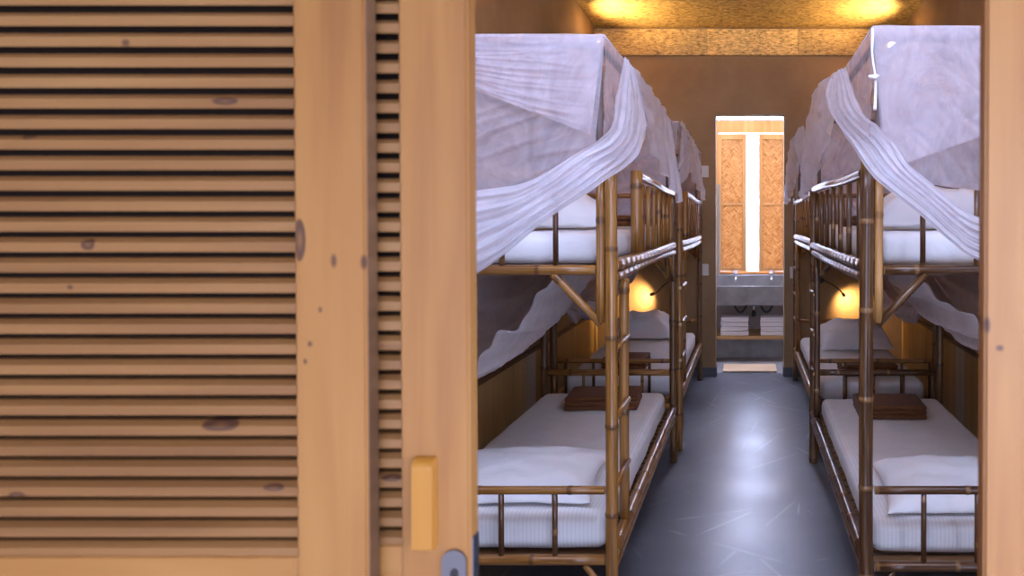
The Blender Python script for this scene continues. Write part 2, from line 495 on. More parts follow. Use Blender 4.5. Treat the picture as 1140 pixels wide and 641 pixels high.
M['concrete'] = mottled('cast concrete', (.20, .185, .18), (.33, .31, .30), 6., .6)
M['concrete_wall'] = mottled('bathroom plaster', (.24, .19, .16), (.36, .29, .25), 2.5, .7)
M['terrace'] = mottled('terrace stone', (.36, .33, .30), (.5, .46, .42), 3., .8)
M['skirt'] = mottled('dark skirting', (.055, .055, .06), (.09, .09, .095), 5., .5)
M['ply'] = wood('yellow plywood', [(.42, .25, .085), (.54, .34, .125), (.62, .41, .17)], 2, .45, freq=14.)
M['pale_panel'] = wood('pale board', [(.50, .43, .34), (.58, .51, .42), (.64, .58, .49)], 2, .6, freq=14.)
M['dark_trim'] = wood('dark trim', [(.07, .035, .015), (.11, .055, .024), (.16, .085, .04)], 1, .45)
M['bamboo_gold'] = bamboo_mat('golden bamboo', (.13, .048, .011), (.29, .125, .027), (.44, .22, .058), (.075, .030, .009))
M['bamboo_brown'] = bamboo_mat('brown bamboo', (.042, .016, .006), (.095, .040, .013), (.20, .098, .034), (.32, .17, .066))
M['bamboo_pale'] = bamboo_mat('pale bamboo', (.34, .155, .045), (.50, .255, .080), (.60, .34, .12), (.22, .09, .025))
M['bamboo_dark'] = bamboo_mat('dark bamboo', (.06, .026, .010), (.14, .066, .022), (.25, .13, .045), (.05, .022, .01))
M['canopy_wood'] = wood('grey canopy wood', [(.09, .065, .06), (.14, .10, .09), (.2, .15, .13)], 2, .6)
M['sheet'] = cloth_mat('striped white sheet', (.78, .765, .76), (.84, .83, .825), stripes=20., axis=0, bmp=.12)
M['sheet_plain'] = cloth_mat('white sheet', (.80, .79, .79), (.85, .84, .84), bmp=.7, scale=6.)
M['pillow'] = cloth_mat('white pillowcase', (.80, .79, .79), (.86, .85, .85), bmp=.7, scale=5.)
M['brown_cloth'] = cloth_mat('brown towelling', (.11, .040, .013), (.17, .066, .023), bmp=.5, scale=60., sheen=.05)
M['white_towel'] = cloth_mat('white towelling', (.84, .80, .80), (.9, .87, .87), bmp=.5, scale=70., sheen=.2)
M['net'] = net_mat('sheer netting', .24, .64, col=(.86, .80, .87), streak=(6, 6, 4), crease=.03)
M['net_thin'] = net_mat('thin netting', .22, .55)
M['net_thick'] = net_mat('gathered netting', .74, .95, col=(.86, .83, .89), streak=(8, 8, 8))
M['net_under'] = net_mat('tucked netting', .80, .98, col=(.84, .78, .78), streak=(10, 10, 10), trans=.35)
M['ribbon'] = cloth_mat('white tape', (.82, .8, .85), (.86, .85, .9), bmp=.1)
M['chrome'] = plain('chrome', (.7, .7, .72), .15, 1.)
M['steel'] = plain('brushed steel', (.20, .20, .225), .4, 1.)
M['black'] = plain('black plastic', (.012, .012, .012), .4)
M['gap_shade'] = plain('louvre gap shade', (.016, .010, .007), .95, 0., .05)  # near-black colour standing in for the shade between louvre slats
M['white_plastic'] = plain('white plastic', (.72, .68, .62), .4)
M['bulb'] = emit('warm lamp', (1., .76, .45), 45.)
M['handle_wood'] = wood('honey handle wood', [(.32, .135, .018), (.41, .185, .026), (.46, .22, .036)], 2, .35)
M['window_wood'] = wood('orange window wood', [(.50, .23, .06), (.64, .32, .10), (.72, .40, .14)], 2, .45)
M['shelf_wood'] = wood('shelf wood', [(.42, .22, .07), (.54, .30, .10), (.62, .36, .14)], 0, .45)
M['mat_wood'] = wood('pale mat wood', [(.62, .40, .22), (.72, .48, .28), (.78, .54, .33)], 0, .6)
M['leaf'] = mottled('leaf green', (.16, .32, .10), (.34, .5, .2), 9., .5)
M['bark'] = mottled('bark', (.10, .07, .05), (.2, .15, .1), 9., .8)

def woven():
    m = bpy.data.materials.new('woven bamboo'); m.use_nodes = True
    nt = m.node_tree
    b = nt.nodes['Principled BSDF']
    tc = N(nt, 'ShaderNodeTexCoord')
    outs = []
    for ang in (PI / 4, -PI / 4):
        mp = N(nt, 'ShaderNodeMapping'); mp.inputs['Rotation'].default_value = (0, ang, 0)
        nt.links.new(tc.outputs['Object'], mp.inputs['Vector'])
        outs.append(mp.outputs[0])
    ch = N(nt, 'ShaderNodeTexChecker'); ch.inputs['Scale'].default_value = 17.
    nt.links.new(outs[0], ch.inputs['Vector'])
    ns = []
    for o_, sc in zip(outs, ((130, 1, 9), (9, 1, 130))):
        mp2 = N(nt, 'ShaderNodeMapping'); mp2.inputs['Scale'].default_value = sc; mp2.inputs['Location'].default_value = (.3, .37, .3); nt.links.new(outs[0], mp2.inputs['Vector'])
        n = N(nt, 'ShaderNodeTexNoise'); n.inputs['Scale'].default_value = 1.; n.inputs['Detail'].default_value = 2
        nt.links.new(mp2.outputs[0], n.inputs['Vector']); ns.append(n)
    mx0 = N(nt, 'ShaderNodeMix', data_type='FLOAT')
    nt.links.new(ch.outputs['Fac'], mx0.inputs['Factor']); nt.links.new(ns[0].outputs['Fac'], mx0.inputs['A']); nt.links.new(ns[1].outputs['Fac'], mx0.inputs['B'])
    r = ramp(nt, [(.32, (.31, .145, .04)), (.5, (.53, .30, .115)), (.66, (.66, .43, .21))]); nt.links.new(mx0.outputs['Result'], r.inputs[0])
    mx = N(nt, 'ShaderNodeMix', data_type='RGBA'); mx.inputs['Factor'].default_value = 0.
    nt.links.new(r.outputs[0], mx.inputs['A'])
    nt.links.new(mx.outputs['Result'], b.inputs['Base Color']); b.inputs['Roughness'].default_value = .6
    t = N(nt, 'ShaderNodeBsdfTranslucent'); nt.links.new(mx.outputs['Result'], t.inputs['Color'])
    ms = N(nt, 'ShaderNodeMixShader'); ms.inputs[0].default_value = .45
    nt.links.new(b.outputs[0], ms.inputs[1]); nt.links.new(t.outputs[0], ms.inputs[2])
    nt.links.new(ms.outputs[0], nt.nodes['Material Output'].inputs['Surface'])
    return m
M['woven'] = woven()

# ------------------------------------------------------------------ room shell
XL, XR, YF, YB, HC = -1.60, 1.63, 1.16, 7.36, 3.65
YW = 8.72            # bathroom rear wall
def struct(name, m, mat, label=None, cat=None, parent=None, smooth=None):
    o = m.build(name, mat, parent, smooth)
    if parent is None: tag(o, label, cat, None, 'structure')
    return o

m = MB(); m.box((XL - .2, YF - .2, -.1), (XR + .2, YB + .2, 0)); struct('floor', m, M['floor'], 'polished grey concrete floor of the dormitory aisle', 'floor')
m = MB(); m.box((-2.2, YB + .2, -.1), (2.2, YW + .3, 0)); struct('floor_bathroom', m, M['concrete'], 'dark concrete floor of the washroom beyond the doorway', 'floor')
m = MB(); m.box((-5, -6, -.12), (5, YF - .2, -.02)); struct('floor_terrace', m, M['terrace'], 'stone terrace outside the louvred doors', 'floor')
m = MB(); m.box((-2.1, -4.0, -.02), (-1.9, YF - .2, 2.49)); struct('wall_light_blocker', m, M['plaster'], 'added unseen wall that dims the light on the left door leaves', 'wall')  # out of view, added to darken the door leaves at left
m = MB()  # out-of-view roof, added to cut the daylight on the doors
for k in range(36): m.box((-4.5, -2.6 + k * .1, 2.5), (4.5, -2.6 + k * .1 + .052, 2.6))
m.box((-4.5, -2.62, 2.70), (-.35, YF - .2, 2.73))  # solid cover added to dim the left leaf further
for x in (-2.2, 0., 2.2): m.box((x - .05, -2.65, 2.6), (x + .05, YF - .2, 2.7))
struct('ceiling_light_blocker', m, M['pine_rail'], 'added unseen slatted roof that dims the light on the doors', 'roof')
def wall_with_holes(xs, zs, holes, y0, y1):
    """wall in the x-z plane, built as a grid of blocks, leaving out the holes"""
    m = MB()
    for i in range(len(xs) - 1):
        for j in range(len(zs) - 1):
            cx, cz = (xs[i] + xs[i + 1]) / 2, (zs[j] + zs[j + 1]) / 2
            if any(a < cx < b and c < cz < d for a, b, c, d in holes): continue
            m.box((xs[i], y0, zs[j]), (xs[i + 1], y1, zs[j + 1]))
    bmesh.ops.remove_doubles(m.bm, verts=m.bm.verts[:], dist=1e-5)
    return m
m = MB(); m.box((XL - .2, YF - .1, 0), (XL, YB + .2, 4.0)); struct('wall_left', m, M['plaster'], 'brown plaster side wall behind the left bunks', 'wall')
m = MB(); m.box((XR, YF - .1, 0), (XR + .2, YB + .2, 4.0)); struct('wall_right', m, M['plaster'], 'brown plaster side wall behind the right bunks', 'wall')
DX0, DX1, DH = -.342, .377, 2.755
m = wall_with_holes([XL, DX0, DX1, XR], [0, DH, HC + .3], [(DX0, DX1, 0, DH)], YB, YB + .16)
struct('wall_back', m, M['plaster'], 'brown plaster end wall with the washroom doorway', 'wall')
# ceiling: strand board, rising slightly towards the front
m = MB()
m.prism([(YF - .3, 3.98), (YB + .2, HC), (YB + .2, HC + .12), (YF - .3, 4.10)], 0, XL - .2, XR + .2)
struct('ceiling', m, M['osb'], 'strand board ceiling lit by wall lamps', 'ceiling')
# strand board band along the end wall, three boards
beam = empty('trim_1', (0, YB - .03, 3.37), 'strand board band above the brown end wall', 'trim', None, 'structure')
for a, b_, mt in ((XL, -.425, 'osb'), (-.425, .52, 'osb_pale'), (.52, XR, 'osb')):
    m = MB(); m.bbox((a + .001, YB - .035, 3.37), (b_ - .001, YB - .001, 3.64), .002); m.build('board', M[mt], beam)
# skirting on the end wall either side of the doorway
sk = empty('baseboard_back', (0, YB, 0), 'dark grey skirting of the end wall beside the doorway', 'skirting', None, 'structure')
for a, b_ in ((XL, DX0), (DX1, XR)):
    m = MB(); m.bbox((a, YB - .012, 0), (b_ + (0 if b_ > 1 else .0), YB, .10), .002); m.build('skirting_board', M['skirt'], sk)
for x0, x1 in ((DX0, DX0 + .008), (DX1 - .008, DX1)):
    m = MB(); m.box((x0, YB, 0), (x1, YB + .16, .10)); m.build('skirting_return', M['skirt'], sk)
# timber lining of the front facade: header above the doors, and the posts each side
m = MB(); m.box((XL - .6, 1.0, 2.34), (XR + .6, 1.16, 2.46)); struct('trim_2', m, M['pine_rail'], 'timber head rail above the louvred doors', 'trim')

# wainscot panels on the side walls
def wainscot(name, x, s, spans, lab):
    root = empty(name, (x, 4.8, 0), lab, 'wainscot', None, 'structure')
    for (a, b_, mt) in spans:
        m = MB(); m.bbox((min(x, x - s * .022), a + .003, .02), (max(x, x - s * .022), b_ - .003, .68), .003)
        m.build('panel', M[mt], root)
    m = MB(); m.bbox((min(x, x - s * .03), spans[0][0], .68), (max(x, x - s * .03), spans[-1][1], .705), .004)
    m.build('cap_rail', M['dark_trim'], root)
    return root
wainscot('trim_3', XL, -1, ((1.3, 3.6, 'ply'), (3.6, 4.96, 'ply'), (4.96, 5.2, 'pale_panel'), (5.2, 6.3, 'ply'), (6.3, YB - .03, 'ply')), 'yellow plywood panelling along the left wall')
wainscot('trim_4', XR, 1, ((1.3, 3.6, 'ply'), (3.6, 5.2, 'ply'), (5.2, 5.42, 'pale_panel'), (5.42, 6.3, 'ply'), (6.3, YB - .03, 'ply')), 'yellow plywood panelling along the right wall')

# ------------------------------------------------------------------ louvred doors
PITCH = .02936
def louvre_door(name, x0, x1, y0, th, stile, zoff, label, knots_r=(), knots_l=(), rails=((0.02, .2), (1.06, 1.165), (2.2, 2.32))):
    root = empty(name, ((x0 + x1) / 2, y0 + th / 2, 0.02), label, 'door', None, 'structure')
    cx = (x0 + x1) / 2
    for i, (a, b_, kn) in enumerate(((x0, x0 + stile, knots_l), (x1 - stile, x1, knots_r))):
        mt = wood('pine stile', PINE, 2, .5, knots=[(kx - cx, kz - .02, rx, rz) for kx, kz, rx, rz in kn])
        m = MB(); m.bbox((a, y0, .02), (b_, y0 + th, 2.32), .004, 2); m.build('stile', mt, root)
    for (a, b_) in rails:
        m = MB(); m.bbox((x0 + stile, y0 + .002, a), (x1 - stile, y0 + th - .002, b_), .002, 1); m.build('rail', M['pine_rail'], root)
    for (za, zb) in ((rails[0][1], rails[1][0]), (rails[1][1], rails[2][0])):
        m = MB()
        z = zoff - PITCH * (math.floor((zoff - za) / PITCH) + 1)
        while z < zb - .004:
            if z + .008 < za:
                z += PITCH; continue
            f0, f1 = y0 + .003, y0 + th - .007
            lo = max(z, za)
            # rain louvre: upright nose, sloping top running up and back
            m.prism([(f0 + .0015, lo), (f0, lo + .002), (f0, min(z + .0140, zb)), (f0 + .0012, min(z + .0145, zb)), (f0 + .0085, min(z + .0208, zb)), (f1, min(z + .0218, zb)), (f1, min(max(z + .0085, za), zb))], 0, x0 + stile - .001, x1 - stile + .001)
            z += PITCH
        m.build('louvre_slats', M['pine_slat'], root, False)
    m = MB(); m.box((x0 + stile - .002, y0 + th - .006, rails[0][1] - .002), (x1 - stile + .002, y0 + th - .003, rails[2][0] + .002)); m.build('gap_shade_board', M['gap_shade'], root)  # dark sheet put in so the slat gaps look shaded
    return root
S0 = 1 / 780.
# dark gap centres (photo) give the phase: gap sits just under the next slat
d1 = louvre_door('door_1', -1.62, -.546, 1.0, .031, .103, 1.65 + (245 - 238) * S0 + .004,
    'front louvred pine sliding door leaf at left', knots_r=[(-.640, 1.622, .010, .034), (-.592, 1.592, .006, .014), (-.550, 1.59, .006, .015), (-.612, 1.522, .004, .006), (-.627, 1.473, .005, .006), (-.634, 1.448, .004, .006)])
d2 = louvre_door('door_2', -1.45, -.4136, 1.036, .034, .103, 1.65 + (245 - 239) * S0 * 1.034 + .004, 'rear louvred pine sliding door leaf with pull handle and lock')
d3 = louvre_door('door_3', .3385, 1.42, 1.0, .031, .103, 1.65, 'louvred pine door leaf at right edge of the opening', knots_l=[(.3425, 1.50, .006, .016), (.36, 1.467, .008, .006)])
m = MB(); m.box((-.5462, 1.0035, .025), (-.5445, 1.0275, 2.315)); m.build('edge_shade', M['dark_trim'], d1)  # dark strip laid on as the shade of the leaf's right edge
# pull handle and lock on the second leaf
m = MB()
hy, hx0, hx1 = 1.036, -.4930, -.4625
prof = [(hy + .0, 1.165), (hy + .0, 1.30)]
for k in range(7):
    a = PI / 2 * k / 6
    prof.append((hy - .016 * math.sin(a) - .0, 1.284 + .016 * math.cos(a)))
prof += [(hy - .018, 1.168), (hy - .014, 1.165)]
m.prism(prof, 0, hx0, hx1)
m.build('pull_handle', M['handle_wood'], d2)
m = MB()
def oval(cx, cz, rx, rz, y0, y1, m, seg=28):
    pts = []
    for k in range(seg):
        a = 2 * PI * k / seg
        pts.append((cx + rx * math.cos(a), cz + (rz - rx) * (1 if math.sin(a) > 0 else -1) + rx * math.sin(a)))
    m.prism(pts, 1, y0, y1)
LKX, LKZ = -.4365, 1.12
oval(LKX, LKZ, .0185, .041, hy - .005, hy, m)
esc = m.build('lock_plate', M['steel'], d2)
m = MB(); oval(LKX + .001, LKZ + .001, .006, .013, hy - .0062, hy - .0048, m); m.build('keyhole', M['black'], esc)
m = MB(); m.bbox((-.4140, 1.041, 1.05), (-.4120, 1.066, 1.175), .0008, 1); m.build('edge_plate', M['steel'], d2)

# ------------------------------------------------------------------ washroom
m = wall_with_holes([-2.2, -.40, .50, 2.2], [0, 1.0, 2.73, 2.895], [(-.40, .50, 1.0, 2.73)], YW, YW + .15)
struct('wall_bathroom', m, M['concrete_wall'], 'rear wall of the washroom with the shuttered window', 'wall')
m = MB(); m.box((-2.3, YB + .16, 0), (-2.2, YW + .15, 3.4)); struct('wall_bathroom_left', m, M['concrete_wall'], 'left wall of the washroom', 'wall')
m = MB(); m.box((2.2, YB + .16, 0), (2.3, YW + .15, 3.4)); struct('wall_bathroom_right', m, M['concrete_wall'], 'right wall of the washroom', 'wall')
# corrugated eave above the high opening
m = MB()
def cor(u, v):
    x = -2.2 + 4.4 * u
    return Vector((x, YB + .98 + .84 * v, 3.55 - .12 * v + .012 * math.sin(x * 2 * PI / .07)))
m.grid(cor, 360, 2); struct('ceiling_bathroom', m, M['steel'], 'corrugated sheet roof over the washroom', 'roof')
# window: frame, lintel and two woven shutters
win = empty('window_1', (.05, YW - .03, 1.0), 'washroom window with two woven bamboo shutters standing ajar', 'window', None, 'structure')
m = MB()
m.bbox((-.42, YW - .05, 2.73), (.52, YW + .0, 2.875), .004); m.build('lintel', M['window_wood'], win)
m = MB(); m.bbox((-.42, YW - .04, 1.0), (-.375, YW + .04, 2.73), .003); m.bbox((.475, YW - .04, 1.0), (.52, YW + .04, 2.73), .003)
m.bbox((-.42, YW - .04, .985), (.52, YW + .04, 1.015), .003); m.build('frame', M['window_wood'], win)
def leaf(x0, x1, hinge, ang):
    R = Matrix.Rotation(ang, 3, 'Z'); pv = (hinge, YW - .045, 1.8)
    y0, y1 = YW - .075, YW - .045
    m = MB(); w = .048
    m.bbox((x0, y0, 1.02), (x0 + w, y1, 2.705), .003, 1, R, pv); m.bbox((x1 - w, y0, 1.02), (x1, y1, 2.705), .003, 1, R, pv)
    for a, b_ in ((1.02, 1.07), (2.64, 2.705), (1.83, 1.86)):
        m.bbox((x0 + w - .002, y0 + .003, a), (x1 - w + .002, y1 - .003, b_), .002, 1, R, pv)
    # frame shape is turned as a whole about its hinge
    s = m.build('shutter', M['window_wood'], win)
    m = MB(); m.box((x0 + w - .005, y0 + .010, 1.06), (x1 - w + .005, y0 + .018, 2.65), R, pv); m.build('woven_panel', M['woven'], s)
def bevel_fix(): pass
leaf(-.372, -.02, -.372, R1 := -.10)
leaf(.125, .472, .472, .10)
# washbasin: concrete trough on the wall with taps and waste
SX0, SX1, SY = -.9, 1.0, 8.10
basin = empty('washbasin', (.05, 8.4, .66), 'grey concrete trough washbasin under the shuttered window', 'washbasin')
m = MB()
m.bbox((SX0, SY, .66), (SX1, SY + .05, .885), .006)            # apron
m.bbox((SX0, SY + .05, .66), (SX1, YW - .001, .72), .004)      # trough floor
m.bbox((SX0, SY + .05, .72), (SX0 + .05, YW - .1, .885), .004); m.bbox((SX1 - .05, SY + .05, .72), (SX1, YW - .1, .885), .004)
m.bbox((SX0, YW - .12, .72), (SX1, YW - .001, .975), .006)     # raised back ledge
m.build('trough', M['concrete'], basin)
for x in (-.155, .285):
    m = MB()
    yb = YW - .17
    m.lathe([(.016, .905), (.020, .91), (.020, .985), (.024, .99), (.024, 1.012), (.012, 1.02)], (x, yb, 0), 'Z', 16)
    m.tube([(x, YW - .118, .955), (x, yb, .955), (x, yb - .06, .95), (x, yb - .085, .93), (x, yb - .088, .905)], [.013, .013, .011, .010, .010], 10)
    m.tube([(x - .03, yb, 1.026), (x + .03, yb, 1.026)], .008, 8)
    m.build('tap', M['chrome'], basin)
m = MB(); m.tube([(.065, 8.35, .66), (.065, 8.35, .56)], .016, 12); m.build('waste_pipe', M['chrome'], basin)
m = MB(); m.lathe([(.02, .50), (.026, .51), (.026, .56), (.02, .565)], (.065, 8.35, 0)); m.build('trap', M['black'], basin)
for x0, x1 in ((-.175, .03), (.10, .30)):
    m = MB()
    pts = []
    for k in range(17):
        t = k / 16
        sx = x0 + (x1 - x0) * t
        tt = t if x0 < 0 else 1 - t
        pts.append((sx, 8.36, .66 - .11 * math.sin(PI * min(1, tt * 1.25) ) ** .8 if tt < .8 else .66 - 0.0))
    m.tube(pts, .011, 8); m.build('drain_hose', M['black'], basin)
# shelf under the basin
m = MB(); m.bbox((SX0, 8.12, .265), (SX1, YW - .002, .30), .004)
shelf = m.build('shelf', M['shelf_wood']); tag(shelf, 'wooden shelf under the concrete washbasin', 'shelf')
m = MB(); m.box((SX0, 8.40, 0), (SX1, YW - .003, .262)); struct('trim_5', m, M['concrete'], 'concrete plinth under the washroom shelf', 'plinth')

def slab_cloth(name, mat, x0, x1, y0, y1, z0, layers, t, seed=0., rotz=0.):
    """folded cloth: stacked soft layers with rounded folds, one mesh"""
    m = MB()
    for k in range(layers):
        j = .006 * noise.noise(Vector((seed * 3.1 + k, 1.7, 0)))
        m.rbox((x0 + j, y0 + j * .8, z0 + k * t), (x1 + j * .6, y1 - j, z0 + (k + 1) * t - .0005), t * .48, (10, 8, 2), t * .10, 9., seed + k)
    if rotz:
        c = Vector(((x0 + x1) / 2, (y0 + y1) / 2, 0)); R = Matrix.Rotation(rotz, 3, 'Z')
        for v in m.bm.verts: v.co = c + R @ (v.co - c)
    return m.build(name, mat, None, True)
names = ('bottom', 'second', 'third', 'topmost')
ords = ('bottom towel of', 'second towel up in', 'third towel up in', 'topmost towel of')
for sx0, sx1, side in ((-.325, .005, 'left'), (.142, .47, 'right')):
    for k in range(4):
        dz = .0545
        o = slab_cloth('folded_towel', M['white_towel'], sx0 + .004 * (k % 2), sx1 - .003 * (k % 3), 8.16, 8.40, .3012 + k * dz, 2, dz / 2 - .0030, 5 * k + (3 if side == 'left' else 9))
        tag(o, 'white folded towel, %s the %s stack on the washroom shelf' % (ords[k], side), 'towel', 'white towels on the washroom shelf')
# wooden mat in the doorway
mat_ = empty('bath_mat', (.02, 7.64, 0.0), 'pale wooden slat mat on the floor in the doorway', 'mat')
m = MB()
for k in range(9): m.bbox((-.275, 7.55 + k * .041, .012), (.31, 7.55 + k * .041 + .036, .024), .002, 1)
m.build('mat_slats', M['mat_wood'], mat_)
for x in (-.2, .02, .23):
    m = MB(); m.box((x, 7.55, .001), (x + .03, 7.915, .0118)); m.build('batten', M['mat_wood'], mat_)
# pale mirror edge left of the window
mir = empty('wall_mirror', (-.36, 8.35, 1.05), 'pale framed mirror edge beside the left window shutter', 'mirror')
m = MB(); m.bbox((-.362, 8.05, 1.02), (-.325, 8.09, 2.06), .004); m.bbox((-.80, 8.05, 1.02), (-.765, 8.09, 2.06), .004)
m.bbox((-.765, 8.05, 1.02), (-.362, 8.09, 1.055), .004); m.bbox((-.765, 8.05, 2.025), (-.362, 8.09, 2.06), .004)
m.build('mirror_frame', M['pale_panel'], mir)
m = MB(); m.box((-.766, 8.065, 1.05), (-.361, 8.075, 2.03)); m.build('mirror_glass', M['chrome'], mir)

# light switches
def switch(x, z, label):
    r = empty('light_switch', (x, YB - .004, z - .06), label, 'switch', 'white switch plates on the end wall')
    m = MB(); m.bbox((x - .037, YB - .010, z - .06), (x + .037, YB - .0005, z + .06), .003, 2); m.build('plate', M['white_plastic'], r)
    m = MB(); m.bbox((x - .012, YB - .0145, z - .022), (x + .012, YB - .0098, z + .022), .002, 1); m.build('rocker', M['white_plastic'], r)
switch(-.452, 2.16, 'white switch plate high on the end wall left of the doorway')
switch(-.452, 1.13, 'white switch plate at waist height left of the doorway')
switch(.475, 1.10, 'white switch plate right of the doorway beside the right bunk post')

# ------------------------------------------------------------------ lamps
def spot(name, loc, target, energy, size, blend, col, parent, radius=.03):
    l = bpy.data.lights.new(name, 'SPOT'); l.energy = energy; l.spot_size = size; l.spot_blend = blend; l.color = col; l.shadow_soft_size = radius
    o = bpy.data.objects.new(name, l); COL.objects.link(o)
    d = Vector(target) - Vector(loc)
    o.rotation_euler = d.to_track_quat('-Z', 'Y').to_euler()
    o.parent = parent
    o.location = Vector(loc) - origin_of(parent)
    return o
WARM = (1., .68, .36)
def reading_lamp(s, base, tip, aim, label, e):
    root = empty('reading_lamp', base, label, 'lamp', 'gooseneck reading lamps on the end wall')
    b = Vector(base); t = Vector(tip)
    m = MB(); m.lathe([(.024, 0), (.03, -.006), (.03, -.026), (.022, -.032)], b, 'Y', 20); m.build('wall_base', M['black'], root)
    m = MB()
    c1 = b + Vector((s * .05, -.10, -.01)); hd = (Vector(aim) - t).normalized()
    c2 = t - hd * .10
    P = [b + Vector((0, -.03, 0)), b + Vector((s * .03, -.07, 0)), c1, c1.lerp(c2, .5) + Vector((0, -.012, .012)), c2, t - hd * .035]
    m.tube([catmull(P, k / 24) for k in range(25)], .006, 8); m.build('gooseneck', M['black'], root)
    m = MB(); m.tube([t - hd * .06, t - hd * .05, t - hd * .01, t], [.009, .015, .017, .018], 14); h = m.build('lamp_head', M['black'], root)
    m = MB(); m.tube([t + hd * .001, t + hd * .004], [.013, .009], 12); m.build('lamp_lens', M['bulb'], h)
    spot('reading_light', t + hd * .012, aim, e, 2.3, 1., (1., .66, .30), root, .015)
reading_lamp(1, (.765, YB - .001, 1.02), (.985, YB - .17, .875), (1.08, YB, .76), 'black gooseneck lamp glowing over the far right lower bed', 17.)
reading_lamp(-1, (-.775, YB - .001, 1.02), (-1.0, YB - .17, .885), (-1.2, YB, .80), 'black gooseneck lamp glowing over the far left lower bed', 17.)
def up_lamp(x, y, z, s, label, e, group):
    root = empty('wall_lamp', (x, y, z - .08), label, 'lamp', group)
    wx = XR if s > 0 else XL
    m = MB(); m.lathe([(.05, 0), (.05, -s * .02), (.03, -s * .028)], (wx - s * .001, y, z - .05), 'X', 20); m.build('wall_plate', M['steel'], root)
    m = MB(); m.tube([(wx - s * .02, y, z - .05), (x + s * .03, y, z - .05), (x, y, z - .04)], .009, 8); m.build('arm', M['steel'], root)
    hd = Vector((-s * .75, .25 if y > 6 else -.1, 1)).normalized(); c = Vector((x, y, z))
    m = MB(); m.tube([c - hd * .07, c - hd * .06, c - hd * .01, c + hd * .012], [.02, .036, .045, .045], 18, False); h = m.build('lamp_head', M['steel'], root)
    m = MB()
    m.lathe([(.003, -.03), (.022, -.024), (.034, 0.), (.026, .024), (.003, .034)], c + hd * .022, 'Z', 16); m.build('bulb', M['bulb'], h)
    spot('ceiling_wash', c + hd * .05, c + hd * 1.0, e, 2.1, .75, WARM, root, .04)
UPE = 78.
up_lamp(1.38, 6.7, 3.30, 1, 'small bright wall lamp high behind the right bed net', UPE, 'uplights on the side walls')
up_lamp(-1.44, 6.7, 3.30, -1, 'small wall lamp high behind the left bed net', UPE, 'uplights on the side walls')
up_lamp(1.37, 3.7, 3.45, 1, 'added unseen wall lamp brightening the near right bunk', UPE * 1.4, 'uplights on the side walls')  # this lamp and the next are out of view, added for warm fill
up_lamp(-1.36, 3.7, 3.45, -1, 'added unseen wall lamp brightening the near left bunk', UPE * 1.4, 'uplights on the side walls')

